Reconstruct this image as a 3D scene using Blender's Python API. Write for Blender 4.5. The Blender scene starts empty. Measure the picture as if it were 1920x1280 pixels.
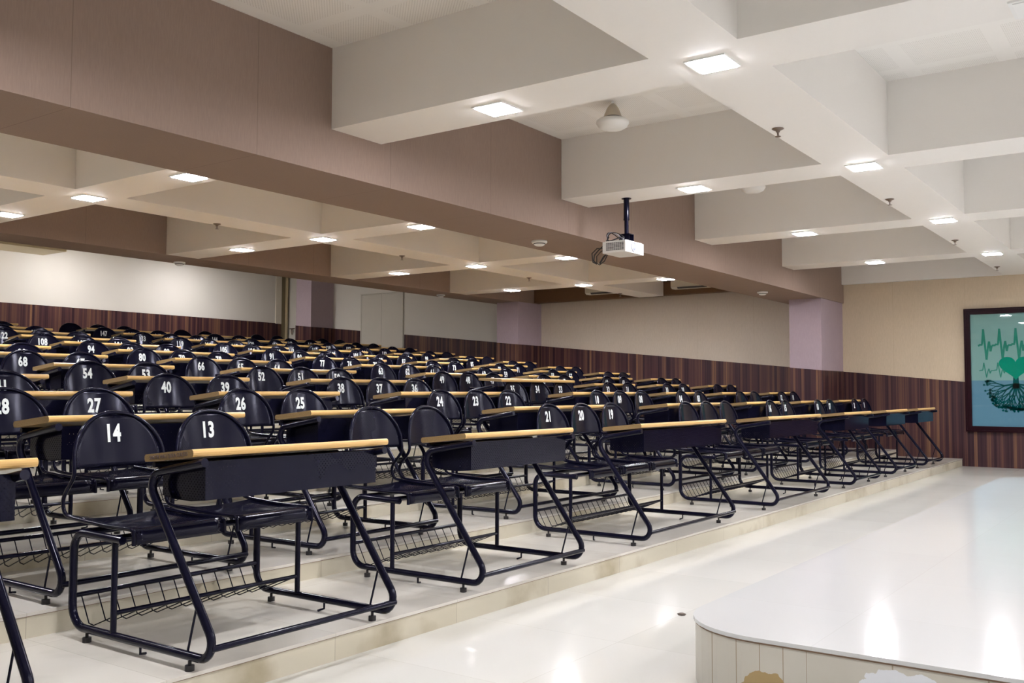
import bpy, math, random
from mathutils import Vector, Matrix
random.seed(7)
SC = bpy.context.scene
COL = SC.collection
PI = math.pi

# ---------------------------------------------------------------- mesh builder
class MB:
    def __init__(s): s.v=[]; s.f=[]; s.m=[]; s.s=[]
    def add(s, vs, fs, mi=0, smooth=False):
        b=len(s.v); s.v+= [tuple(v) for v in vs]
        for f in fs: s.f.append([b+i for i in f]); s.m.append(mi); s.s.append(smooth)
        return s
    def box(s, x0,x1,y0,y1,z0,z1, mi=0):
        vs=[(x0,y0,z0),(x1,y0,z0),(x1,y1,z0),(x0,y1,z0),(x0,y0,z1),(x1,y0,z1),(x1,y1,z1),(x0,y1,z1)]
        return s.add(vs,[(0,3,2,1),(4,5,6,7),(0,1,5,4),(1,2,6,5),(2,3,7,6),(3,0,4,7)],mi)
    def tube(s, pts, r, n=8, closed=False, mi=0, caps=True):
        pts=[Vector(p) for p in pts]; N=len(pts); rings=[]
        if closed: t0=(pts[1]-pts[-1]).normalized()
        else: t0=(pts[1]-pts[0]).normalized()
        a=Vector((0,0,1)) if abs(t0.z)<0.9 else Vector((1,0,0))
        nrm=(a-t0*a.dot(t0)).normalized()
        for i in range(N):
            if closed: t=(pts[(i+1)%N]-pts[i-1]).normalized()
            elif i==0: t=(pts[1]-pts[0]).normalized()
            elif i==N-1: t=(pts[-1]-pts[-2]).normalized()
            else: t=((pts[i+1]-pts[i]).normalized()+(pts[i]-pts[i-1]).normalized()).normalized()
            nrm=(nrm-t*nrm.dot(t)).normalized(); bi=t.cross(nrm)
            rings.append([pts[i]+nrm*(r*math.cos(2*PI*k/n))+bi*(r*math.sin(2*PI*k/n)) for k in range(n)])
        vs=[v for R in rings for v in R]; fs=[]
        for i in range(N if closed else N-1):
            j=(i+1)%N
            for k in range(n): fs.append((i*n+k,i*n+(k+1)%n,j*n+(k+1)%n,j*n+k))
        s.add(vs,fs,mi,True)
        if caps and not closed:
            s.add(rings[0],[tuple(range(n-1,-1,-1))],mi); s.add(rings[-1],[tuple(range(n))],mi)
        return s
    def cyl(s, c, r, z0, z1, n=16, r2=None, mi=0):
        r2=r if r2 is None else r2
        vs=[(c[0]+r*math.cos(2*PI*k/n),c[1]+r*math.sin(2*PI*k/n),z0) for k in range(n)]+[(c[0]+r2*math.cos(2*PI*k/n),c[1]+r2*math.sin(2*PI*k/n),z1) for k in range(n)]
        s.add(vs,[(k,(k+1)%n,n+(k+1)%n,n+k) for k in range(n)],mi,True)
        s.add(vs[:n],[tuple(range(n-1,-1,-1))],mi); s.add(vs[n:],[tuple(range(n))],mi); return s
    def lathe(s, c, prof, n=24, mi=0):
        vs=[(c[0]+r*math.cos(2*PI*k/n),c[1]+r*math.sin(2*PI*k/n),c[2]+z) for r,z in prof for k in range(n)]
        s.add(vs,[(i*n+k,i*n+(k+1)%n,(i+1)*n+(k+1)%n,(i+1)*n+k) for i in range(len(prof)-1) for k in range(n)],mi,True)
        s.add(vs[:n],[tuple(range(n-1,-1,-1))],mi); s.add(vs[-n:],[tuple(range(n))],mi); return s
    def extr(s, poly, a0, a1, axis=0, mi=0, mcap=None, smooth=False):
        """poly of 2D points extruded along an axis: axis 0 -> (y,z), 1 -> (x,z), 2 -> (x,y)"""
        def P(p,a): return (a,p[0],p[1]) if axis==0 else ((p[0],a,p[1]) if axis==1 else (p[0],p[1],a))
        n=len(poly); vs=[P(p,a0) for p in poly]+[P(p,a1) for p in poly]
        s.add(vs,[(k,(k+1)%n,n+(k+1)%n,n+k) for k in range(n)],mi,smooth)
        mc=mi if mcap is None else mcap
        s.add(vs[:n],[tuple(range(n-1,-1,-1))],mc); s.add(vs[n:],[tuple(range(n))],mc); return s
    def mesh(s, name, mats, fixn=True):
        me=bpy.data.meshes.new(name); me.from_pydata(s.v,[],s.f)
        for m in (mats if isinstance(mats,(list,tuple)) else [mats]): me.materials.append(m)
        me.polygons.foreach_set('material_index',s.m); me.polygons.foreach_set('use_smooth',s.s)
        if fixn:
            import bmesh
            bm=bmesh.new(); bm.from_mesh(me); bmesh.ops.recalc_face_normals(bm,faces=bm.faces); bm.to_mesh(me); bm.free()
        me.update(); return me

def link(name, me, parent=None, loc=(0,0,0), rot=(0,0,0)):
    o=bpy.data.objects.new(name,me); COL.objects.link(o); o.location=loc; o.rotation_euler=rot
    if parent: o.parent=parent
    return o
def tag(o,label=None,cat=None,group=None,kind=None):
    if label: o['label']=label
    if cat: o['category']=cat
    if group: o['group']=group
    if kind: o['kind']=kind
    return o
def struct(name, mb, mats, label=None, parent=None):
    o=link(name, mb.mesh(name,mats), parent)
    return tag(o,label,kind='structure')
def thing(name, loc, label, cat, group=None, rot=(0,0,0)):
    return tag(link(name,None,None,loc,rot),label,cat,group)

def fillet(pts, rads, seg=7):
    """round the inner corners of a polyline (list of Vectors)"""
    pts=[Vector(p) for p in pts]; out=[pts[0]]
    for i in range(1,len(pts)-1):
        p=pts[i]; a=(pts[i-1]-p).normalized(); b=(pts[i+1]-p).normalized(); r=rads[i-1]
        ang=a.angle(b); d=r/math.tan(ang/2); c=p+(a+b).normalized()*(r/math.sin(ang/2))
        p0=p+a*d; p1=p+b*d; v0=p0-c; v1=p1-c; th=v0.angle(v1)
        for k in range(seg+1):
            t=k/seg; out.append(c+(v0*math.sin((1-t)*th)+v1*math.sin(t*th))/math.sin(th))
    out.append(pts[-1]); return out

# ---------------------------------------------------------------- materials
def newmat(name):
    m=bpy.data.materials.new(name); m.use_nodes=True; nt=m.node_tree; nt.nodes.clear()
    out=nt.nodes.new('ShaderNodeOutputMaterial'); b=nt.nodes.new('ShaderNodeBsdfPrincipled')
    nt.links.new(b.outputs[0],out.inputs[0]); return m,nt,b,out
def N(nt,t,**k):
    n=nt.nodes.new(t)
    for a,v in k.items():
        if a.startswith('i_'): n.inputs[int(a[2:])].default_value=v
        else: setattr(n,a,v)
    return n
def mth(nt,op,a,b=None,c=None):
    n=nt.nodes.new('ShaderNodeMath'); n.operation=op
    for i,x in enumerate((a,b,c)):
        if x is None: continue
        if isinstance(x,(int,float)): n.inputs[i].default_value=x
        else: nt.links.new(x,n.inputs[i])
    return n.outputs[0]
def mixc(nt,fac,c1,c2):
    n=nt.nodes.new('ShaderNodeMix'); n.data_type='RGBA'
    for s,x in ((n.inputs[0],fac),(n.inputs[6],c1),(n.inputs[7],c2)):
        if isinstance(x,(int,float)): s.default_value=x
        elif isinstance(x,tuple): s.default_value=(*x,1)
        else: nt.links.new(x,s)
    return n.outputs[2]
def coords(nt):
    t=nt.nodes.new('ShaderNodeTexCoord'); s=nt.nodes.new('ShaderNodeSeparateXYZ'); nt.links.new(t.outputs['Object'],s.inputs[0])
    return t.outputs['Object'],s.outputs[0],s.outputs[1],s.outputs[2]
def noise(nt,vec,scale,detail=3,sc=(1,1,1)):
    mp=N(nt,'ShaderNodeMapping'); mp.inputs['Scale'].default_value=sc; nt.links.new(vec,mp.inputs[0])
    n=N(nt,'ShaderNodeTexNoise'); n.inputs['Scale'].default_value=scale; n.inputs['Detail'].default_value=detail
    nt.links.new(mp.outputs[0],n.inputs['Vector']); return n.outputs['Fac']
def simple(name,c,rough=.5,metal=0,spec=.5,coat=0,var=0.0,vscale=3,bump=0,bscale=200):
    m,nt,b,o=newmat(name); b.inputs['Base Color'].default_value=(*c,1); b.inputs['Roughness'].default_value=rough
    b.inputs['Metallic'].default_value=metal; b.inputs['Specular IOR Level'].default_value=spec; b.inputs['Coat Weight'].default_value=coat
    P,x,y,z=coords(nt)
    if var:
        f=noise(nt,P,vscale,4)
        c2=tuple(v*(1-var) for v in c); c1=tuple(min(1,v*(1+var)) for v in c)
        nt.links.new(mixc(nt,f,c2,c1),b.inputs['Base Color'])
    if bump:
        f=noise(nt,P,bscale,2); bn=N(nt,'ShaderNodeBump'); bn.inputs['Strength'].default_value=bump; bn.inputs['Distance'].default_value=.002
        nt.links.new(f,bn.inputs['Height']); nt.links.new(bn.outputs[0],b.inputs['Normal'])
    return m
def line_mask(nt,coord,period,width,off=0.0):
    """1 in a thin line every period"""
    a=mth(nt,'ADD',coord,off); a=mth(nt,'DIVIDE',a,period); a=mth(nt,'FRACT',a); a=mth(nt,'SUBTRACT',a,.5); a=mth(nt,'ABSOLUTE',a)
    return mth(nt,'GREATER_THAN',a,.5-width/period/2)

# glossy cream floor tiles
def tile_mat(name,c1,c2,px,py,grout,rough=.1,spec=.35,offx=0,offy=0,groutw=.003,axes='xy',dirt=.0,dirtc=(.25,.2,.12)):
    m,nt,b,o=newmat(name); P,x,y,z=coords(nt); A={'x':x,'y':y,'z':z}
    a,bb=A[axes[0]],A[axes[1]]
    g=mth(nt,'MAXIMUM',line_mask(nt,a,px,groutw,offx),line_mask(nt,bb,py,groutw,offy))
    fa=mth(nt,'FLOOR',mth(nt,'DIVIDE',mth(nt,'ADD',a,offx),px)); fb=mth(nt,'FLOOR',mth(nt,'DIVIDE',mth(nt,'ADD',bb,offy),py))
    cb=N(nt,'ShaderNodeCombineXYZ'); nt.links.new(fa,cb.inputs[0]); nt.links.new(fb,cb.inputs[1])
    wn=N(nt,'ShaderNodeTexWhiteNoise'); nt.links.new(cb.outputs[0],wn.inputs[0])
    n=noise(nt,P,1.7,5); f=mth(nt,'ADD',mth(nt,'MULTIPLY',wn.outputs[0],.45),mth(nt,'MULTIPLY',n,.55))
    col=mixc(nt,f,c1,c2); col=mixc(nt,mth(nt,'MULTIPLY',g,grout),col,(.35,.31,.24))
    if dirt:
        d=noise(nt,P,2.3,6); d=mth(nt,'MULTIPLY',mth(nt,'MAXIMUM',mth(nt,'SUBTRACT',d,.52),0),dirt*8); d=mth(nt,'MINIMUM',d,.75)
        col=mixc(nt,d,col,dirtc)
    nt.links.new(col,b.inputs['Base Color'])
    nt.links.new(mth(nt,'ADD',mth(nt,'MULTIPLY',n,.04),rough-.02),b.inputs['Roughness'])
    b.inputs['Specular IOR Level'].default_value=spec
    return m
M={}
M['floor']=tile_mat('floor_tile',(.595,.585,.54),(.68,.67,.63),.8,.8,.30,.11,spec=.28,offx=.2,offy=.27)
M['tier']=tile_mat('tier_tile',(.60,.57,.50),(.70,.67,.61),.8,.935,.4,.16,offx=.35,offy=.0,dirt=.2,dirtc=(.34,.31,.26))
M['riser']=tile_mat('riser_tile',(.56,.51,.39),(.68,.64,.53),.8,5,.6,.3,offx=.35,dirt=.5,dirtc=(.30,.24,.13),groutw=.004)
M['stage_top']=tile_mat('stage_tile',(.555,.56,.555),(.585,.59,.585),.8,.8,.15,.12,spec=.2,offx=.1,offy=.5)
M['white']=simple('white_paint',(.80,.775,.735),.6,var=.03,vscale=1.2)
M['joist']=simple('joist_paint',(.77,.72,.655),.6,var=.03,vscale=1.0)
M['trimwhite']=simple('trim_white',(.78,.78,.76),.4)
M['plastic']=simple('white_plastic',(.80,.80,.78),.35)
M['cream_plastic']=simple('cream_plastic',(.62,.57,.47),.4)
M['fan_cream']=simple('fan_cream',(.52,.46,.36),.45)
M['grey']=simple('dark_slot',(.05,.05,.05),.6)
M['rear_plaster']=simple('cream_plaster',(.66,.63,.585),.7,var=.05,vscale=1.5)
M['trimcream']=simple('cream_trim',(.66,.60,.50),.6)
M['olive']=simple('olive_door',(.26,.215,.13),.5,var=.05)
M['postyellow']=simple('pale_yellow_post',(.62,.52,.33),.5)
M['hatch']=simple('hatch_paint',(.56,.53,.475),.55,var=.04)
M['chrome']=simple('chrome',(.22,.17,.14),.35,1)
M['darkwood']=simple('dark_varnish',(.016,.003,.006),.35,spec=.10,var=.3,vscale=8)
M['ink']=simple('pen_ink',(.10,.07,.08),.7)
M['numpaint']=simple('white_number_paint',(.80,.84,.84),.6,var=.1,vscale=60)
M['rubber']=simple('rubber_foot',(.02,.018,.02),.6)
M['cable']=simple('black_cable',(.012,.012,.014),.4)
M['greycable']=simple('grey_cable',(.30,.30,.36),.4)
M['brownedge']=simple('brown_adhesive_edge',(.23,.15,.10),.8,var=.4,vscale=20)
M['debris']=simple('brown_debris',(.14,.11,.09),.8)

# wallpaper with fine vertical weave
def weave(name,c,axis,joint=None,seam=(.12,.08,.06)):
    m,nt,b,o=newmat(name); P,x,y,z=coords(nt); a=x if axis=='x' else y
    sc=(1,1,.12)
    n1=noise(nt,P,140,2,sc); n2=noise(nt,P,2.0,3)
    f=mth(nt,'ADD',mth(nt,'MULTIPLY',n1,.7),mth(nt,'MULTIPLY',n2,.3))
    col=mixc(nt,f,tuple(v*.82 for v in c),tuple(v*1.15 for v in c))
    if joint: col=mixc(nt,mth(nt,'MULTIPLY',line_mask(nt,a,joint[0],.005,joint[1]),.45),col,seam)
    nt.links.new(col,b.inputs['Base Color']); b.inputs['Roughness'].default_value=.75; b.inputs['Specular IOR Level'].default_value=.25
    bn=N(nt,'ShaderNodeBump'); bn.inputs['Strength'].default_value=.3; bn.inputs['Distance'].default_value=.002
    nt.links.new(n1,bn.inputs['Height']); nt.links.new(bn.outputs[0],b.inputs['Normal'])
    return m
M['taupe']=weave('taupe_fabric','x' and (.285,.208,.170),'x',(1.2,-.23))
M['pillar']=weave('mauve_paper',(.385,.305,.34),'y')
M['beige']=weave('beige_wallpaper',(.58,.475,.345),'y',(1.05,.3),(.40,.31,.2))
M['greybeige']=weave('grey_beige_wallpaper',(.51,.44,.36),'y',(1.05,.1),(.36,.29,.22))
M['brownband']=weave('brown_band',(.15,.085,.045),'y')

# striped wood laminate wainscot
def stripes(name,axis):
    m,nt,b,o=newmat(name); P,x,y,z=coords(nt); a=x if axis=='x' else y
    def cell(period,seed):
        fl=mth(nt,'FLOOR',mth(nt,'DIVIDE',mth(nt,'ADD',a,seed),period))
        wn=N(nt,'ShaderNodeTexWhiteNoise',noise_dimensions='1D'); nt.links.new(fl,wn.inputs['W']); return wn.outputs[0]
    s1=cell(.044,.013); s2=cell(.017,3.1)
    g=noise(nt,P,60,3,(1,1,.03)); f=mth(nt,'ADD',mth(nt,'ADD',mth(nt,'MULTIPLY',s1,.55),mth(nt,'MULTIPLY',s2,.25)),mth(nt,'MULTIPLY',g,.22))
    cr=N(nt,'ShaderNodeValToRGB'); e=cr.color_ramp.elements
    e[0].position=.22; e[0].color=(.028,.011,.017,1); e[1].position=.98; e[1].color=(.25,.135,.065,1)
    q=e.new(.52); q.color=(.066,.027,.029,1); q=e.new(.76); q.color=(.115,.055,.038,1)
    nt.links.new(f,cr.inputs[0]); nt.links.new(cr.outputs[0],b.inputs['Base Color']); b.inputs['Roughness'].default_value=.4; b.inputs['Specular IOR Level'].default_value=.25
    return m
M['wainy']=stripes('striped_laminate_side','y'); M['wainx']=stripes('striped_laminate_back','x')

# perforated acoustic ceiling
def acoustic():
    m,nt,b,o=newmat('perforated_ceiling'); P,x,y,z=coords(nt)
    k=2*PI/.022
    d=mth(nt,'MULTIPLY',mth(nt,'SINE',mth(nt,'MULTIPLY',x,k)),mth(nt,'SINE',mth(nt,'MULTIPLY',y,k)))
    dot=mth(nt,'GREATER_THAN',d,.6)
    def band(c,off):
        t=mth(nt,'ABSOLUTE',mth(nt,'SUBTRACT',mth(nt,'FRACT',mth(nt,'DIVIDE',mth(nt,'ADD',c,off),.6)),.5)); return mth(nt,'LESS_THAN',t,.41)
    dot=mth(nt,'MULTIPLY',dot,mth(nt,'MULTIPLY',band(x,.1),band(y,.2)))
    nt.links.new(mixc(nt,mth(nt,'MULTIPLY',dot,.55),(.82,.80,.76),(.36,.33,.29)),b.inputs['Base Color']); b.inputs['Roughness'].default_value=.7
    return m
M['acoustic']=acoustic()

# blue-black enamel, plain and punched
def enamel(name,mode=None,pitch=.010):
    m,nt,b,out=newmat(name); P,x,y,z=coords(nt)
    n=noise(nt,P,6,4)
    nt.links.new(mixc(nt,n,(.0025,.0025,.009),(.007,.007,.020)),b.inputs['Base Color'])
    b.inputs['Roughness'].default_value=.13; b.inputs['Specular IOR Level'].default_value=.22; b.inputs['Specular Tint'].default_value=(.82,.82,1,1)
    if mode:
        a={'xz':(mth(nt,'ADD',x,y),z),'xy':(x,y)}[mode]; k=PI/pitch
        d=mth(nt,'MULTIPLY',mth(nt,'SINE',mth(nt,'MULTIPLY',a[0],k)),mth(nt,'SINE',mth(nt,'MULTIPLY',a[1],k)))
        hole=mth(nt,'GREATER_THAN',d,.72)
        tr=N(nt,'ShaderNodeBsdfTransparent'); mx=N(nt,'ShaderNodeMixShader')
        nt.links.new(hole,mx.inputs[0]); nt.links.new(b.outputs[0],mx.inputs[1]); nt.links.new(tr.outputs[0],mx.inputs[2]); nt.links.new(mx.outputs[0],out.inputs[0])
    return m
M['steel']=enamel('black_enamel'); M['perf']=enamel('punched_black_enamel','xz',.0088); M['perfseat']=enamel('punched_black_seat','xy',.0075); M['perfback']=enamel('punched_black_back','xz',.0070)

def wood():
    m,nt,b,o=newmat('tan_desktop'); P,x,y,z=coords(nt)
    g=noise(nt,P,9,4,(.25,3,3)); nt.links.new(mixc(nt,g,(.60,.355,.115),(.75,.48,.175)),b.inputs['Base Color']); b.inputs['Roughness'].default_value=.32
    return m
def chip():
    m,nt,b,o=newmat('chipboard_end'); P,x,y,z=coords(nt)
    g=noise(nt,P,260,3); nt.links.new(mixc(nt,g,(.11,.065,.022),(.42,.275,.11)),b.inputs['Base Color']); b.inputs['Roughness'].default_value=.6
    return m
M['wood']=wood(); M['chip']=chip()
def emit(name,c,s):
    m=bpy.data.materials.new(name); m.use_nodes=True; nt=m.node_tree; nt.nodes.clear()
    e=N(nt,'ShaderNodeEmission'); e.inputs[0].default_value=(*c,1); e.inputs[1].default_value=s
    o=N(nt,'ShaderNodeOutputMaterial'); nt.links.new(e.outputs[0],o.inputs[0]); return m
LIGHT=105
M['led']=emit('led_diffuser',(.965,.955,1.0),LIGHT)
M['ledrear']=emit('rear_led_diffuser',(1.0,.97,.97),LIGHT*1.45)

# ---------------------------------------------------------------- the room
XW=15.86; XL=-3.0; YF=-3.0; YB=18.0; ZJ=2.86; ZC=3.41
NT=12
tierY=[2.93+.935*k for k in range(NT)]; tierZ=[.113+.103*k for k in range(NT)]
struct('floor',MB().box(XL,XW,YF,tierY[0]+.02,-.1,0),M['floor'],'glossy cream tiled floor in front of the seating tiers')
ORD=['first','second','third','fourth','fifth','sixth','seventh','eighth','ninth','tenth','eleventh','twelfth']
for k in range(NT):
    y1=tierY[k+1]+.02 if k<NT-1 else YB
    z0=-.1 if k==0 else tierZ[k-1]-.02
    mb=MB().box(XL,XW,tierY[k],y1,z0,tierZ[k]-.016,1)
    mb.box(XL,XW,tierY[k]-.004,y1,tierZ[k]-.0135,tierZ[k],0)
    mb.box(XL,XW,tierY[k]-.003,tierY[k]+.01,tierZ[k]-.016,tierZ[k]-.0135,2)
    struct('seating_tier',mb,[M['tier'],M['riser'],M['brownedge']],'%s tiled step of the seating tiers, counted from the front'%ORD[k])
# right wall in three papered stretches, left, back and front walls
wr=MB(); wr.box(XW,XW+.2,YF,4.8,-.1,3.6,0); wr.box(XW,XW+.2,4.8,10.8,-.1,4.1,1); wr.box(XW,XW+.2,10.8,YB+.2,-.1,4.1,2)
struct('wall_right',wr,[M['beige'],M['greybeige'],M['rear_plaster']],'papered right side wall')
struct('wall_left',MB().box(XL-.2,XL,YF-.2,YB+.2,-.1,4.1),M['rear_plaster'])
wb=MB().box(XL,15.57,YB,YB+.2,0,4.1,0); wb.box(15.57,XW,YB+.12,YB+.2,0,4.1,0)
struct('wall_back',wb,M['rear_plaster'],'cream back wall washed by hidden lamps')
struct('wall_front',MB().box(XL,XW,YF-.2,YF,-.1,3.6),M['white'])
struct('ceiling',MB().box(XL,XW,YF,11.28,ZC,ZC+.1),M['acoustic'],'perforated acoustic ceiling between the joists')
struct('ceiling',MB().box(XL,XW,11.28,YB,4.0,4.1),M['white'],'raised plain ceiling behind the rear beam')
# wainscot
def wz(y): return 1.0+.0955*y
def side_wain(x0,x1,ya,yb,zl): return MB().extr([(ya,zl),(yb,zl),(yb,wz(yb)),(ya,wz(ya))],x0,x1,0)
mb=side_wain(XW-.012,XW,2.868,14.25,.0); mb.extr([(15.6,.9),(17.78,.9),(17.78,wz(17.78)),(15.6,wz(15.6))],XW-.012,XW,0); mb.box(XW-.012,XW,14.25,15.6,.9,2.06)
mb.box(XW-.014,XW,YF,2.868,0,1.27)
struct('trim_1',mb,M['wainy'],'striped wood wainscot rising along the right wall')
struct('trim_2',MB().box(XL,15.57,YB-.012,YB,1.0,2.735),M['wainx'],'striped wood wainscot on the back wall')
# pillars
for (xf,ya,yb,ztop,lab) in ((14.76,4.69,5.19,2.562,'mauve pillar under the brown beam near the picture'),(15.06,10.61,11.12,2.84,'mauve pillar at the right wall under the rear beam'),(15.16,16.49,16.99,4.0,'mauve pillar by the back right corner')):
    struct('pillar',MB().box(xf,XW,ya,yb,.1,ztop),M['pillar'],lab)
    w=MB().extr([(ya-.012,.1),(yb,.1),(yb,wz(yb)),(ya-.012,wz(ya))],xf-.012,xf,0,mi=0)
    w.box(xf,XW-.012,ya-.012,ya,.1,wz(ya),1)
    struct('trim_3',w,[M['wainy'],M['wainx']],'striped wood cladding around the foot of a pillar')
# great beams
struct('ceiling_beam',MB().box(XL,XW,4.667,5.46,2.562,ZC),M['taupe'],'big brown papered beam running across the room')
struct('ceiling_beam',MB().box(XL,XW,10.65,11.28,2.84,4.0),M['taupe'],'rear brown papered beam')
struct('ceiling_beam',MB().box(15.66,XW,5.46,10.65,2.86,ZC),M['brownband'],'brown band boxed in along the top of the right wall')
# joists: crossbeams along Y at x positions, long joists along X
CBX=[4.45+2.853*i for i in range(-2,4)]
CW=.48
ZB=2.842
for i,x in enumerate(CBX):
    struct('ceiling_joist',MB().box(x,x+CW,YF,4.667,ZJ,ZC),M['white'],'white crossbeam of the front ceiling grid')
    struct('ceiling_joist',MB().box(x+.02,x+CW+.02,5.46,10.65,ZB,ZC),M['joist'],'cream crossbeam of the ceiling grid behind the big beam')
struct('ceiling_joist',MB().box(15.76,XW,YF,4.667,ZJ,ZC),M['white'],'white half beam against the right wall')
xs=[XL]+sum([[x,x+CW] for x in CBX if x+CW<XW],[])+[15.76]
xs=[v for v in xs if v>=XL]
def long_joist(y0,y1,z,dx,m,lab,xend):
    mb=MB(); segs=[]; cur=XL
    for x in CBX:
        a=x+dx
        if a>cur: mb.box(cur,a,y0,y1,z,ZC)
        cur=max(cur,a+CW)
    mb.box(cur,xend,y0,y1,z,ZC); struct('ceiling_joist',mb,m,lab)
long_joist(1.81,2.30,ZJ,0,M['white'],'long white joist over the front floor',15.76)
long_joist(-1.05,-.56,ZJ,0,M['white'],'long white joist over the stage',15.76)
long_joist(7.82,8.31,ZB,.02,M['joist'],'long cream joist behind the big beam',15.66)
# dropped boxing over the back wall and far door
struct('ceiling_box',MB().box(XL,9.3,16.5,17.3,3.60,4.0),M['postyellow'],'yellowish dropped box under the raised ceiling')
# back right corner: trim strip, door recess, post
struct('trim_4',MB().box(15.40,15.57,YB-.03,YB,2.72,4.0),M['trimcream'],'pale strip at the end of the back wall')
dj=MB().box(15.571,15.84,YB+.04,YB+.10,1.2,4.0)
d1=struct('door_1',dj,M['olive'],'narrow olive door in the back right corner')
link('door_post',MB().box(15.745,15.785,YB-.01,YB+.04,1.2,4.0).mesh('door_post',M['postyellow']),d1)['label']='pale yellow door edge'

# stage
arc=[(3.31,YF)]+[(3.31+.36-.36*math.cos(t*PI/2/10),1.30+.36*math.sin(t*PI/2/10)) for t in range(11)]+[(10.85+.25*math.sin(t*PI/2/8),1.41+.25*math.cos(t*PI/2/8)) for t in range(9)]+[(11.1,YF)]
def grow(p,d):
    cx,cy=7.2,-1.0; return (p[0]+(d if p[0]>cx else -d) if abs(p[0]-cx)>3 else p[0], p[1]+(d if p[1]>0 else 0))
def stage_side():
    m,nt,b,o=newmat('stage_side_tile'); P,x,y,z=coords(nt)
    # narrow strips round the bend, wider ones along the straight face
    g1=mth(nt,'MULTIPLY',line_mask(nt,mth(nt,'SUBTRACT',y,mth(nt,'MULTIPLY',x,.6)),.085,.0035,.02),mth(nt,'GREATER_THAN',y,1.12))
    g2=mth(nt,'MULTIPLY',line_mask(nt,y,.285,.0045,.02),mth(nt,'LESS_THAN',y,1.12))
    g=mth(nt,'MAXIMUM',g1,g2)
    n=noise(nt,P,4,4); col=mixc(nt,n,(.46,.43,.36),(.58,.56,.50))
    col=mixc(nt,mth(nt,'MULTIPLY',g,.75),col,(.26,.19,.11))
    def blob(cy,cz,ry,rz,amp):
        dy=mth(nt,'POWER',mth(nt,'DIVIDE',mth(nt,'SUBTRACT',y,cy),ry),2.0); dz=mth(nt,'POWER',mth(nt,'DIVIDE',mth(nt,'SUBTRACT',z,cz),rz),2.0)
        d=mth(nt,'ADD',mth(nt,'ADD',dy,dz),mth(nt,'MULTIPLY',noise(nt,P,16,5),amp)); return mth(nt,'LESS_THAN',d,1+amp*.5)
    col=mixc(nt,blob(1.27,.03,.10,.10,1.6),col,(.38,.27,.12))
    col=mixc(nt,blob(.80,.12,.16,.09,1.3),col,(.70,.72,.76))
    nt.links.new(col,b.inputs['Base Color']); b.inputs['Roughness'].default_value=.35
    return m
st=MB().extr(arc,0,.225,2,mi=1)
struct('stage_platform',st.extr([grow(p,.006) for p in arc],.230,.244,2,mi=0),[M['stage_top'],stage_side()],'low round-cornered tiled stage at the front')
struct('trim_5',MB().extr([grow(p,.003) for p in arc],.2235,.2305,2),M['brownedge'],'stained brown joint under the stage slab')

# ---------------------------------------------------------------- desk units
def V(x,u,h): return (x,u,h)
CACHE={}
def cached(key,fn):
    if key not in CACHE: CACHE[key]=fn()
    return CACHE[key]
SP=[(.46,.420),(.800,.428),(.800,.052),(-.150,.052),(.318,.682),(-.035,.742)]
SR=[.075,.085,.060,.055]
def side_mesh(s):
    def f():
        mb=MB(); path=fillet([V(0,u,h) for u,h in SP],SR,8); mb.tube(path,.0165,10)
        mb.tube([V(0,.51,.42),V(0,.51,.055)],.0125,8)
        mb.tube([V(0,.045,.06),V(0,-.005,.235)],.0048,6)
        # hold-down hook under the base tube
        mb.tube([V(0,.33,.045),V(0,.33,.012),V(.03*s,.34,.006)],.0055,6)
        return mb.mesh('side_frame',M['steel'])
    return cached(('side',s),f)
def foot_mesh():
    return cached('foot',lambda: MB().cyl((0,0),.0065,.012,.045,8).cyl((0,0),.017,0,.020,12).mesh('foot',M['rubber']))
def desktop_mesh(W):
    def f():
        # section: tilted slab with rounded long edges
        a=Vector((0,.776)); d=(Vector((.295,.745))-a).normalized(); n=Vector((-d.y,d.x)); T=.014; L=(Vector((.295,.745))-a).length
        poly=[]
        for t in range(7): th=PI/2+PI*t/6; poly.append(a+d*(.010+.010*math.cos(th)*1.0)+n*(T*math.sin(th)))
        for t in range(7): th=-PI/2+PI*t/6; poly.append(a+d*(L-.010+.010*math.cos(th))+n*(T*math.sin(th)))
        return MB().extr([tuple(p) for p in poly],-.012,W,0,mi=0,mcap=1).mesh('desktop',[M['wood'],M['chip']])
    return cached(('top',W),f)
def tray_mesh(W):
    def f():
        mb=MB(); x0,x1=.055,W-.06; t=.0022
        def quad(a,b,c,d):
            mb.add([a,b,c,d],[(0,1,2,3)])
        mb.box(x0,x1,.018,.018+t,.600,.742)                 # front
        mb.extr([(.018,.600),(.10,.592),(.20,.594),(.275,.604),(.275,.604+t),(.20,.596+t),(.10,.594+t),(.018,.600+t)],x0,x1,0)  # bowed bottom
        for x in (x0,x1-t): mb.extr([(.020,.600),(.10,.593),(.20,.595),(.275,.604),(.275,.715),(.020,.742)],x,x+t,0)
        return mb.mesh('book_tray',M['perf'])
    return cached(('tray',W),f)
def bar_mesh(F):
    return cached(('bar',F),lambda: MB().tube([V(0,-.098,.095),V(F,-.098,.095)],.0125,10).mesh('crossbar',M['steel']))
def rails_mesh(F):
    return cached(('rails',F),lambda: MB().tube([V(0,.495,.428),V(F,.495,.428)],.0125,8).tube([V(0,.725,.428),V(F,.725,.428)],.0125,8).tube([V(.0,.262,.722),V(F,.262,.722)],.011,8).tube([V(.0,.035,.732),V(F,.035,.732)],.011,8).mesh('seat_rail',M['steel']))
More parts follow.
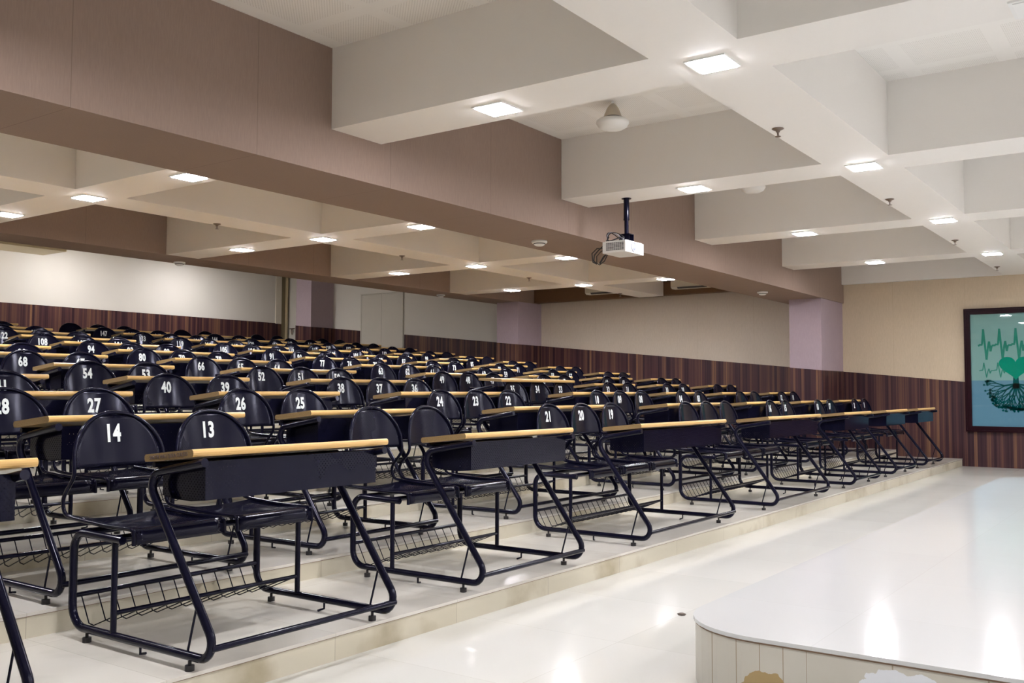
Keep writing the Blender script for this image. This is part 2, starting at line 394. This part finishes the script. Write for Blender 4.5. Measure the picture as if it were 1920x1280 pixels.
def basket_mesh(F):
    def f():
        mb=MB(); mb.tube([V(0,.797,.170),V(F,.797,.170)],.0105,8); mb.tube([V(0,.51,.138),V(F,.51,.138)],.0095,8)
        n=int((F-.06)/.072); 
        for i in range(n+1):
            x=.04+(F-.08)*i/n
            mb.tube([V(x,.797,.170),V(x,.735,.062),V(x,.70,.058),V(x,.51,.132)],.0028,5)
        return mb.mesh('book_basket',M['steel'])
    return cached(('basket',F),f)
HW=.211
def lean(h): return .842+(h-.65)*.14
def hoop_mesh():
    def f():
        mb=MB()
        side=[(.418,.402),(.420,.440),(.440,.462),(.60,.462),(.84,.474),(.905,.488),(.925,.525),(.915,.565),(.862,.625),(.846,.66),(lean(.70)+.002,.70)]
        L=[Vector((-HW,u,h)) for u,h in side]
        # smooth it a little
        def cr(p):
            out=[]
            for i in range(len(p)-1):
                p0=p[max(i-1,0)];p1=p[i];p2=p[i+1];p3=p[min(i+2,len(p)-1)]
                for t in (0,.33,.66):
                    out.append(.5*((2*p1)+(p2-p0)*t+(2*p0-5*p1+4*p2-p3)*t*t+(3*p1-p0-3*p2+p3)*t**3))
            return out+[p[-1]]
        L=cr(L); A=[]
        for k in range(1,20):
            th=PI-PI*k/20; x=HW*math.cos(th); h=.70+.205*math.sin(th)**.95; A.append(Vector((x,lean(h)+.030*(1-(x/HW)**2),h)))
        R=[Vector((-p.x,p.y,p.z)) for p in reversed(L)]
        mb.tube(L+A+R,.0085,8); return mb.mesh('seat_frame',M['steel'])
    return cached('hoop',f)
def back_mesh():
    def f():
        mb=MB(); nx,nz=16,12; t=.003; vs=[]
        for s in (0,1):
            for j in range(nz+1):
                h=.672+(.895-.672)*(j/nz); w=HW-.004
                if h>.70: w=(HW-.003)*math.sqrt(max(0,1-((h-.70)/.200)**2)) if h<.8999 else .01
                w=max(w,.012)
                for i in range(nx+1):
                    x=-w+2*w*i/nx; vs.append((x,lean(h)+.030*(1-(x/HW)**2)+(t if s else 0),h))
        S=(nx+1)*(nz+1); fs=[]
        for j in range(nz):
            for i in range(nx):
                a=j*(nx+1)+i; fs.append((a,a+1,a+nx+2,a+nx+1)); b=a+S; fs.append((b,b+nx+1,b+nx+2,b+1))
        for i in range(nx): fs.append((i,i+S,i+1+S,i+1)); a=nz*(nx+1)+i; fs.append((a,a+1,a+1+S,a+S))
        for j in range(nz):
            a=j*(nx+1); c=a+nx+1; fs.append((a,c,c+S,a+S)); a+=nx; c+=nx; fs.append((a,a+S,c+S,c))
        mb.add(vs,fs,0,True); return mb.mesh('backrest',M['perfback'])
    return cached('back',f)
def seat_mesh():
    def f():
        mb=MB(); pr=[(.412,.404),(.411,.425),(.413,.445),(.421,.458),(.436,.465),(.50,.464),(.60,.459),(.72,.461),(.85,.472),(.865,.468)]
        nx=10; w=HW-.007; vs=[]; n=len(pr)
        for s in (0,1):
            for u,h in pr:
                for i in range(nx+1):
                    x=-w+2*w*i/nx; dish=-.010*(1-(x/w)**2)*min(1,max(0,(u-.43)/.1))
                    vs.append((x,u+(.003 if s and u<.43 else 0),h+dish-(.003 if s and u>=.43 else 0)))
        S=n*(nx+1); fs=[]
        for j in range(n-1):
            for i in range(nx):
                a=j*(nx+1)+i; fs.append((a,a+1,a+nx+2,a+nx+1)); b=a+S; fs.append((b,b+nx+1,b+nx+2,b+1))
        for i in range(nx): fs.append((i,i+S,i+1+S,i+1)); a=(n-1)*(nx+1)+i; fs.append((a,a+1,a+1+S,a+S))
        for j in range(n-1):
            a=j*(nx+1); c=a+nx+1; fs.append((a,c,c+S,a+S)); a+=nx; c+=nx; fs.append((a,a+S,c+S,c))
        mb.add(vs,fs,0,True); return mb.mesh('seat',M['perfseat'])
    return cached('seat',f)
def text_mesh(s,size,mat,off=.0,name='number'):
    def f():
        cu=bpy.data.curves.new('t','FONT'); cu.body=s; cu.size=size; cu.offset=off; cu.extrude=.0006; cu.space_character=1.1; cu.align_x='CENTER'; cu.align_y='CENTER'; cu.resolution_u=3
        to=bpy.data.objects.new('t',cu); COL.objects.link(to); bpy.context.view_layer.update()
        dg=bpy.context.evaluated_depsgraph_get(); me=bpy.data.meshes.new_from_object(to.evaluated_get(dg))
        bpy.data.objects.remove(to); me.materials.clear(); me.materials.append(mat); me.name=name; return me
    return cached(('txt',s,size),f)

def make_unit(n, x, y, z, nums, label, jit=0.0, pitch_top=0.0):
    W={2:1.005,3:1.39}[n]; F={2:.945,3:1.375}[n]; O={2:.0,3:-.085}[n]
    t=thing('desk_bench',(x,y,z),label,'school desk','desk benches on the seating tiers',(0,0,jit))
    d=link('desktop',desktop_mesh(W),t)
    if pitch_top: d.rotation_euler=(pitch_top,0,0); d.location=(0,.025,.765-.765*math.cos(pitch_top)+.025)
    link('book_tray',tray_mesh(W),t)
    for i,fx in enumerate((O+.012,O+F)):
        s=link('side_frame',side_mesh(1 if i==0 else -1),t,(fx,0,0))
        for fu in (.03,.69): link('foot',foot_mesh(),s,(0,fu,0))
    link('crossbar',bar_mesh(F),t,(O+.006,0,0)); link('support_rails',rails_mesh(F),t,(O+.006,0,0)); link('book_basket',basket_mesh(F),t,(O+.006,0,0))
    cs={2:(.243,.732),3:(.245,.705,1.165)}[n]
    for c,num in zip(cs,nums):
        link('seat_frame',hoop_mesh(),t,(c,0,0)); link('seat',seat_mesh(),t,(c,0,0)); b=link('backrest',back_mesh(),t,(c,0,0))
        if num:
            h=.812; q=link('seat_number',text_mesh(num,.098,M['numpaint'],.0038),b,(-.014,lean(h)+.0270,h),(PI/2-math.atan(.14),0,0)); q.scale=(.72,1.04,1)
            q['label']='white painted number %s'%num
    return t,d

NUMW={}
defx={'Z':.585,'A':2.14,'B':3.74,'C':5.41,'D':7.87,'E':9.87,'F':11.50,'G':13.17}
seats={'Z':2,'A':2,'B':2,'C':3,'D':3,'E':2,'F':2,'G':2}
over={(1,'Z'):.585,(1,'A'):2.155,(1,'B'):3.79,(1,'C'):5.65,(1,'D'):7.98,(1,'E'):10.18,(1,'F'):11.83,(1,'G'):13.46,
      (2,'A'):2.17,(2,'B'):3.66,(2,'C'):5.58,(2,'D'):8.02,(2,'E'):9.92,(2,'F'):11.66,(2,'G'):13.25,
      (3,'A'):2.15,(3,'B'):3.76,(3,'C'):5.43,(3,'D'):7.89,(3,'E'):9.90,(3,'F'):11.47,(3,'G'):13.14,(4,'C'):5.38,(4,'B'):3.74}
ydrift={'Z':.02,'A':.0,'B':.05,'C':.05,'D':.06,'E':.07,'F':.07,'G':.08}
nums={(1,'A'):['14','13'],(1,'B'):[None,None],(1,'C'):['21','20','19'],(1,'D'):[None]*3,(1,'E'):['16','15'],(1,'F'):['18','17'],(1,'G'):['2','1'],(1,'Z'):[None,None],
      (2,'A'):['28','27'],(2,'B'):['26','25'],(2,'C'):['24','23','22'],(2,'D'):['10','09','08'],(2,'E'):['04','03'],(2,'F'):[None,None],(2,'G'):['12','11'],
      (3,'A'):['42','41'],(4,'A'):[None,None]}
start={3:40}
for k in range(4,12): start[k]=54+14*(k-4)
for k,s in start.items():
    n=s
    for c in 'BCDEFG':
        if c=='G' and k>=4 or (c=='G' and k==3): nums[(k,c)]=[None,None]; continue
        nums[(k,c)]=[str(n-i) for i in range(seats[c])]; n-=seats[c]
for c in 'CDEFG': nums[(12,c)]=[None]*seats[c]
colw={'Z':'cut by the left edge of the picture','A':'leftmost block','B':'second block from the left','C':'third block from the left','D':'middle block','E':'third block from the right wall','F':'second block from the right wall','G':'block next to the right wall'}
for k in range(1,13):
    for c in 'ZABCDEFG':
        if c=='Z' and k>1: continue
        if c=='A' and k>4: continue
        if c=='B' and k>8: continue
        x=over.get((k,c),defx[c]+random.uniform(-.03,.03))
        nm=nums[(k,c)]; y=tierY[k-1]+(ydrift[c] if k==1 else .065+.5*ydrift[c]+random.uniform(-.008,.012))
        ns='two-seat' if seats[c]==2 else 'three-seat'
        got=[q for q in nm if q]
        row=ORD[k-1]+' row'
        if k==1: row='front row'
        if k==12: row='last row'
        if got: lab='black %s desk bench with tan top, seats numbered %s, %s'%(ns,' and '.join(got) if len(got)==2 else ', '.join(got),row)
        elif c=='Z': lab='black two-seat desk bench of the front row, cut off by the left edge'
        else: lab='black %s desk bench with unnumbered seats, %s, %s'%(ns,row,colw[c])
        pt=0.0
        if (k,c)==(4,'D'): pt=math.radians(9); lab='black three-seat desk bench whose tan top tips forward, seats 49, 48, 47, fourth row'
        t,d=make_unit(seats[c],x,y,tierZ[k-1],nm,lab,random.uniform(-.006,.006) if k>1 else 0.0,pt)
        if (k,c)==(1,'A'):
            q=link('handwriting',text_mesh('SAKYIK HALI QUEA CULJSO',.020,M['ink'],0,'handwriting'),d,(-.0128,.147,.7595),(0,0,0))
            q.rotation_mode='QUATERNION'
            ry=Vector((0,-.295,.031)).normalized(); up=Vector((0,.031,.295)).normalized(); nz=ry.cross(up)
            q.rotation_quaternion=Matrix((ry,up,nz)).transposed().to_quaternion(); q.scale=(.85,1,1)
            q['label']='faint handwriting on the chipboard edge'

# ---------------------------------------------------------------- ceiling lamps
def lamp_meshes(key,mat):
    fr=cached(('lf',),lambda: (lambda mb:(mb.box(-.115,.115,-.115,-.098,-.008,0),mb.box(-.115,.115,.098,.115,-.008,0),mb.box(-.115,-.098,-.098,.098,-.008,0),mb.box(.098,.115,-.098,.098,-.008,0),mb)[-1])(MB()).mesh('frame',M['trimwhite']))
    di=cached(('ld',key),lambda: MB().box(-.098,.098,-.098,.098,-.012,-.001).mesh('diffuser',mat))
    return fr,di
def lamp(x,y,z,label,key='led',group='square ceiling lamps',mat=None):
    t=thing('ceiling_lamp',(x,y,z),label,'ceiling light',group)
    fr,di=lamp_meshes(key,mat or M[key]); link('frame',fr,t); link('diffuser',di,t); return t
cbn=['outermost crossbeam','leftmost crossbeam','nearest crossbeam','second crossbeam','third crossbeam','fourth crossbeam']
for i,x in enumerate(CBX):
    if i==0: continue
    for y,w in ((2.055,'at the long joist crossing'),(3.48,'between joist and brown beam'),(-.8,'over the stage'),(-2.2,'over the back of the stage')):
        lamp(x+.26,y,ZJ,'square lamp on the %s, front side, %s'%(cbn[i],w))
    for y,w in ((6.60,'next to the brown beam'),(8.07,'at the long joist crossing'),(9.50,'next to the rear beam')):
        lamp(x+.29,y,ZB,'square lamp behind the brown beam, %s, %s'%(cbn[i],w))
for j,(x,yy) in enumerate(((4.6,17.65),(7.3,17.65),(9.9,16.75),(12.65,16.75))):
    lamp(x,yy,4.0,'lit square lamp over the back wall, number %s from the left'%['one','two','three','four'][j],'ledrear',group='lamps over the back wall')
lamp(4.83,.53,ZJ,'unlit square lamp on the nearest crossbeam at the top right corner','off',mat=M['plastic'])

# ---------------------------------------------------------------- sprinklers, detectors
def sprinkler(x,y,z,label):
    t=thing('sprinkler_head',(x,y,z),label,'sprinkler','sprinkler heads')
    link('escutcheon',cached('sp1',lambda: MB().lathe((0,0,0),[(.038,0),(.040,-.004),(.030,-.010),(.016,-.014),(.012,-.026)],16).mesh('escutcheon',M['chrome'])),t)
    link('deflector',cached('sp2',lambda: MB().tube([(-.010,0,-.026),(-.012,0,-.040),(0,0,-.052)],.0025,6).tube([(.010,0,-.026),(.012,0,-.040),(0,0,-.052)],.0025,6).cyl((0,0),.004,-.05,-.024,8).cyl((0,0),.019,-.056,-.053,12).mesh('deflector',M['chrome'])),t)
for i,x in enumerate((6.14,8.99,11.86,14.70)):
    sprinkler(x,2.22,ZJ,'chrome sprinkler head on the front long joist, %s from the left'%ORD[i])
    sprinkler(x+.12,8.24,ZB,'chrome sprinkler head on the joist behind the brown beam, %s from the left'%ORD[i])
for (x,y,z,l) in ((7.633,5.13,2.562,'round white smoke detector under the brown beam beside the projector'),(13.37,5.09,2.562,'round white smoke detector under the brown beam at its far right end'),(13.2,11.0,2.84,'round white smoke detector under the rear beam, right side'),(7.86,11.13,2.84,'round white smoke detector under the rear beam, left side')):
    t=thing('smoke_detector',(x,y,z),l,'smoke detector','smoke detectors under the beams')
    link('base',cached('sd1',lambda: MB().lathe((0,0,0),[(.075,0),(.078,-.012),(.072,-.022)],24).mesh('base',M['plastic'])),t)
    link('sensor_cap',cached('sd2',lambda: MB().lathe((0,0,0),[(.056,-.022),(.050,-.040),(.030,-.050),(.01,-.052)],24).mesh('sensor_cap',M['plastic'])),t)
    link('slot_ring',cached('sd3',lambda: MB().lathe((0,0,0),[(.050,-.0215),(.0585,-.026),(.0585,-.030),(.048,-.034)],24).mesh('slot_ring',M['grey'])),t)

# ---------------------------------------------------------------- ceiling fan motors
for (x,y,dz,l) in ((6.56,3.71,0,'cream ceiling fan motor without visible blades in the nearer ceiling bay'),(9.50,3.71,.0,'white ceiling fan motor mostly hidden behind the second crossbeam')):
    t=thing('ceiling_fan',(x,y,ZC+dz),l,'ceiling fan','ceiling fans')
    link('down_rod',MB().cyl((0,0),.011,-.06,0,10).mesh('down_rod',M['plastic']),t)
    link('canopy',MB().lathe((0,0,0),[(.014,-.020),(.030,-.034),(.048,-.060),(.066,-.105),(.072,-.128)],24).mesh('canopy',M['fan_cream']),t)
    link('vent_ring',MB().lathe((0,0,0),[(.068,-.126),(.069,-.140)],24).mesh('vent_ring',M['grey']),t)
    link('motor_housing',MB().lathe((0,0,0),[(.070,-.138),(.112,-.146),(.128,-.160),(.130,-.178),(.124,-.186),(.112,-.206),(.085,-.222),(.04,-.229)],32).mesh('motor_housing',M['plastic']),t)

# ---------------------------------------------------------------- projector
t=thing('projector',(7.565,4.165,2.40),'white projector hanging on a black pole under the second crossbeam','projector')
def chamfer(x0,x1,y0,y1,c): return [(x0+c,y0),(x1-c,y0),(x1,y0+c),(x1,y1-c),(x1-c,y1),(x0+c,y1),(x0,y1-c),(x0,y0+c)]
link('housing',MB().extr(chamfer(-.165,.165,-.115,.135,.012),-.055,.045,2).extr(chamfer(-.15,.15,-.105,.12,.012),.045,.052,2).mesh('housing',M['plastic']),t)
lz=MB(); 
vs=[]
def ring_y(mb,cx,cz,prof,mat=0,n=24):
    vs=[(cx+r*math.cos(2*PI*k/n),yy,cz+r*math.sin(2*PI*k/n)) for r,yy in prof for k in range(n)]
    mb.add(vs,[(i*n+k,i*n+(k+1)%n,(i+1)*n+(k+1)%n,(i+1)*n+k) for i in range(len(prof)-1) for k in range(n)]+[tuple(range(n-1,-1,-1)),tuple(range(len(vs)-n,len(vs)))],mat,True)
ring_y(lz,-.035,.0,[(.046,-.112),(.046,-.122),(.036,-.124),(.034,-.116)],0)
link('lens_ring',lz.mesh('lens_ring',simple('lens_grey',(.35,.36,.42),.3)),t)
lg=MB(); ring_y(lg,-.035,0,[(.034,-.117),(.030,-.1215),(.015,-.1235)],0); link('lens',lg.mesh('lens',simple('lens_glass',(.25,.27,.35),.05,coat=1)),t)
gr=MB()
for i in range(9):
    for j in range(6): gr.box(-.1665,-.1648,-.085+i*.020,-.071+i*.020,-.036+j*.012,-.028+j*.012)
link('vent_grille',gr.mesh('vent_grille',M['grey']),t)
mt=MB().box(.0,.09,-.05,.05,.052,.058).box(.0,.006,-.05,.05,.058,.13).box(.084,.09,-.05,.05,.058,.13).box(.0,.09,-.05,.05,.125,.133)
mt.box(-.09,.12,-.010,.010,.052,.058)
link('mount_bracket',mt.mesh('mount_bracket',M['steel']),t)
link('pole',MB().cyl((.045,0),.020,.133,.32,16).cyl((.045,0),.026,.27,.455,16).cyl((.045,0),.028,.262,.272,16).cyl((.045,0),.045,.455,.46,16).mesh('pole',M['steel']),t)
cb=MB()
for j in range(3):
    pts=[Vector((-.10+.012*j,.03+.085*math.cos(a)+.01*j,.075+.012*math.sin(2*a)+.055*max(0,math.sin(a+.4*j)))) for a in [2*PI*i/24 for i in range(24)]]
    cb.tube(pts,.0045,6,closed=True,mi=j%2)
cb.tube([(-.10,.10,.10),(-.12,.13,.03),(-.08,.22,-.01),(-.07,.27,-.05),(-.07,.275,-.10),(-.07,.245,-.13)],.006,6)
cb.tube([(-.06,.13,.0),(-.07,.2,-.02),(-.06,.25,-.06),(-.06,.25,-.12),(-.06,.22,-.14),(-.06,.17,-.11),(-.06,.135,-.05)],.005,6)
cb.tube([(-.07,.135,.0),(-.07,.24,.01),(-.06,.30,-.03),(-.06,.29,-.11),(-.06,.25,-.13)],.006,6)
cb.tube([(-.05,.135,-.03),(-.055,.18,-.07),(-.06,.22,-.13)],.009,6)
link('cables',cb.mesh('cables',[M['cable'],M['greycable']]),t)['label']='tangled black cables'

# ---------------------------------------------------------------- wall air conditioners
for (ya,yb,l) in ((6.78,7.58,'cream wall air conditioner on the brown band, nearer one'),(8.60,9.36,'cream wall air conditioner on the brown band, farther one')):
    t=thing('air_conditioner',(15.66,(ya+yb)/2,3.05),l,'air conditioner','wall air conditioners')
    w=(yb-ya)/2
    link('housing',MB().extr([(-.19,-.08),(-.15,-.11),(0,-.11),(0,.15),(-.16,.15),(-.20,.10)],-w,w,1).mesh('housing',M['cream_plastic']),t)
    link('outlet_louver',MB().extr([(-.188,-.084),(-.155,-.109),(-.158,-.113),(-.193,-.088)],-w+.12,w-.12,1).mesh('outlet_louver',M['grey']),t)

# ---------------------------------------------------------------- hatch, latch
t=thing('wall_hatch',(XW-.012,14.93,2.70),'pale two-leaf hatch set high in the right wall','hatch')
for s in (-1,1):
    y0=-.615 if s<0 else .003
    link('leaf',MB().box(-.012,.01,y0,y0+.612,-.60,.60).mesh('leaf',M['hatch']),t)
link('hatch_frame',MB().box(-.018,.012,-.65,-.62,-.63,.63).box(-.018,.012,.62,.65,-.63,.63).box(-.018,.012,-.65,.65,.605,.63).box(-.022,.012,-.65,.65,-.635,-.605).mesh('hatch_frame',M['hatch']),t)
t=thing('door_bolt',(XW-.03,17.88,2.62),'small dark metal bolt with hanging hasp by the corner door','bolt')
link('rod',MB().tube([(0,-.08,0),(0,.09,0)],.010,8).mesh('rod',M['chrome']),t)
link('hasp',MB().tube([(0,.02,0),(0,.03,-.08),(0,.0,-.15),(0,-.03,-.08),(0,-.02,0)],.009,8).mesh('hasp',M['chrome']),t)
tag(link('debris_scrap',MB().lathe((0,0,0),[(.020,.0),(.024,.004),(.012,.009)],7).mesh('debris_scrap',M['debris']),None,(4.448,2.13,0)),'small brown scrap lying on the cream floor before the stage','debris')

# ---------------------------------------------------------------- framed picture
BY0,BY1,BZ0,BZ1=1.50,2.86,.525,2.375
t=thing('framed_picture',(XW-.016,(BY0+BY1)/2,BZ0),'dark framed glazed picture of a green heart tree and pulse lines','picture')
def P2(y,z): return ((BY0+BY1)/2-y, z-BZ0)      # local: +a is towards the front of the room
cy=(BY0+BY1)/2; H=BZ1-BZ0; hw=(BY1-BY0)/2
fr=MB()
def fbox(y0,y1,z0,z1): fr.box(-.045,0,y0,y1,z0,z1); 
fw=.085
fbox(-hw,-hw+fw,0,H); fbox(hw-fw,hw,0,H); fbox(-hw+fw,hw-fw,0,fw); fbox(-hw+fw,hw-fw,H-fw,H)
# raised outer lip
fr.box(-.055,-.045,-hw,-hw+.025,0,H).box(-.055,-.045,hw-.025,hw,0,H).box(-.055,-.045,-hw+.025,hw-.025,0,.025).box(-.055,-.045,-hw+.025,hw-.025,H-.025,H)
link('picture_frame',fr.mesh('picture_frame',M['darkwood']),t)
zs=1.292-BZ0
m_up=simple('pale_teal_print',(.23,.41,.38),.5,spec=.0); m_lo=simple('slate_blue_print',(.125,.275,.37),.5,spec=.0)
m_gr=simple('green_print',(.0,.27,.17),.5,spec=.0); m_gd=simple('dark_green_print',(.0,.085,.085),.5,spec=.0); m_ec=simple('pulse_green_print',(.03,.24,.17),.5,spec=.0)
bk=MB().box(-.012,-.004,-hw+fw,hw-fw,zs,H-fw,0).box(-.012,-.004,-hw+fw,hw-fw,fw,zs,1)
link('print',bk.mesh('print',[m_up,m_lo]),t)
def flat(poly,x0=-.0135,x1=-.0125): return poly
hb=MB()   # heart; local y from world y
HC=2.175-cy
hp=[]
for i in range(48):
    a=2*PI*i/48; hx=16*math.sin(a)**3; hz=13*math.cos(a)-5*math.cos(2*a)-2*math.cos(3*a)-math.cos(4*a)
    hp.append((HC+hx*.0140,1.497-BZ0+hz*.0122))
hb.extr(hp,-.0140,-.0125,0); link('heart',hb.mesh('heart',m_gr),t)
eb=MB()
def ribbon(mb,pts,w,mi=0,x=-.0132):
    """flat strips with rounded joints, all in one plane"""
    for (a,b) in zip(pts[:-1],pts[1:]):
        a=Vector(a);b=Vector(b);d=(b-a); 
        if d.length<1e-6: continue
        n=Vector((-d.y,d.x)).normalized()*w/2
        mb.extr([tuple(a-n),tuple(b-n),tuple(b+n),tuple(a+n)],x,x+.0007,0,mi=mi)
        x-=.00002
def pulse(y0,z0,sy,sz):
    base=[(0,0),(.10,.02),(.16,.10),(.20,.02),(.26,.10),(.34,1.0),(.52,-.85),(.62,-.1),(.70,.25),(.78,-.35),(.86,0),(1.0,0)]
    return [(y0-px*sy,z0+pz*sz) for px,pz in base]
for k in range(6):
    ribbon(eb,pulse(2.675-cy-.218*k,1.815-BZ0,.218,.25),.028)
for k in range(2): ribbon(eb,pulse(2.665-cy-.19*k,1.44-BZ0,.19,.12),.014)
for k in range(2): ribbon(eb,pulse(1.90-cy-.19*k,1.44-BZ0,.19,.12),.014)
link('pulse_line',eb.mesh('pulse_line',m_ec),t)
rb=MB(); rnd=random.Random(3)
rb.extr([(HC-.035,zs+.06),(HC+.035,zs+.06),(HC+.045,zs-.12),(HC-.045,zs-.12)],-.0134,-.0128,0)
def root(p,ang,l,w,dep):
    q=(p[0]+l*math.sin(ang),p[1]-l*math.cos(ang)); q=(q[0],min(q[1],zs-.005)); ribbon(rb,[p,q],w,x=-.0131-.0001*dep)
    if dep==0:
        rr=.024; rb.extr([(q[0]+rr*(1 if i%2 else .45)*math.cos(2*PI*i/12+ang),q[1]+rr*(1 if i%2 else .45)*math.sin(2*PI*i/12+ang)) for i in range(12)],-.0136,-.0131,0); return
    for s in (-1,0,1):
        if s==0 and rnd.random()<.3: continue
        root(q,ang+s*.42+rnd.uniform(-.12,.12),l*rnd.uniform(.62,.85),max(w*.62,.007),dep-1)
for a in (-1.35,-.95,-.6,-.25,.0,.25,.6,.95,1.35): root((HC,zs-.05),a+rnd.uniform(-.06,.06),.150,.026,3)
link('roots',rb.mesh('roots',m_gd),t)
gl=bpy.data.materials.new('picture_glass'); gl.use_nodes=True; nt=gl.node_tree; nt.nodes.clear()
o=N(nt,'ShaderNodeOutputMaterial'); tr=N(nt,'ShaderNodeBsdfTransparent'); gs=N(nt,'ShaderNodeBsdfGlossy'); gs.inputs['Roughness'].default_value=.02
fz=N(nt,'ShaderNodeFresnel'); fz.inputs[0].default_value=1.30; mx=N(nt,'ShaderNodeMixShader')
nt.links.new(fz.outputs[0],mx.inputs[0]); nt.links.new(tr.outputs[0],mx.inputs[1]); nt.links.new(gs.outputs[0],mx.inputs[2]); nt.links.new(mx.outputs[0],o.inputs[0])
link('glass_pane',MB().box(-.030,-.027,-hw+fw,hw-fw,fw,H-fw).mesh('glass_pane',gl),t)

# ---------------------------------------------------------------- camera, view
cam=bpy.data.cameras.new('camera'); co=bpy.data.objects.new('camera',cam); COL.objects.link(co); SC.camera=co
yaw,pitch,roll=0.950597771,0.0518482845,0.00263035911
f=Vector((math.sin(yaw)*math.cos(pitch),math.cos(yaw)*math.cos(pitch),math.sin(pitch)))
r0=Vector((math.cos(yaw),-math.sin(yaw),0)); u0=r0.cross(f)
r=r0*math.cos(roll)+u0*math.sin(roll); u=-r0*math.sin(roll)+u0*math.cos(roll)
co.matrix_world=Matrix.Translation((0,0,1.113)) @ Matrix((r,u,-f)).transposed().to_4x4()
cam.sensor_width=36; cam.lens=1797.9/1920*36; cam.clip_start=.05; cam.clip_end=100
w=bpy.data.worlds.new('world'); SC.world=w; w.use_nodes=True; w.node_tree.nodes['Background'].inputs[0].default_value=(.8,.85,1,1); w.node_tree.nodes['Background'].inputs[1].default_value=.0
vs=SC.view_settings; vs.view_transform='Standard'; vs.look='None'; vs.exposure=1.31; vs.gamma=1; vs.use_curve_mapping=False
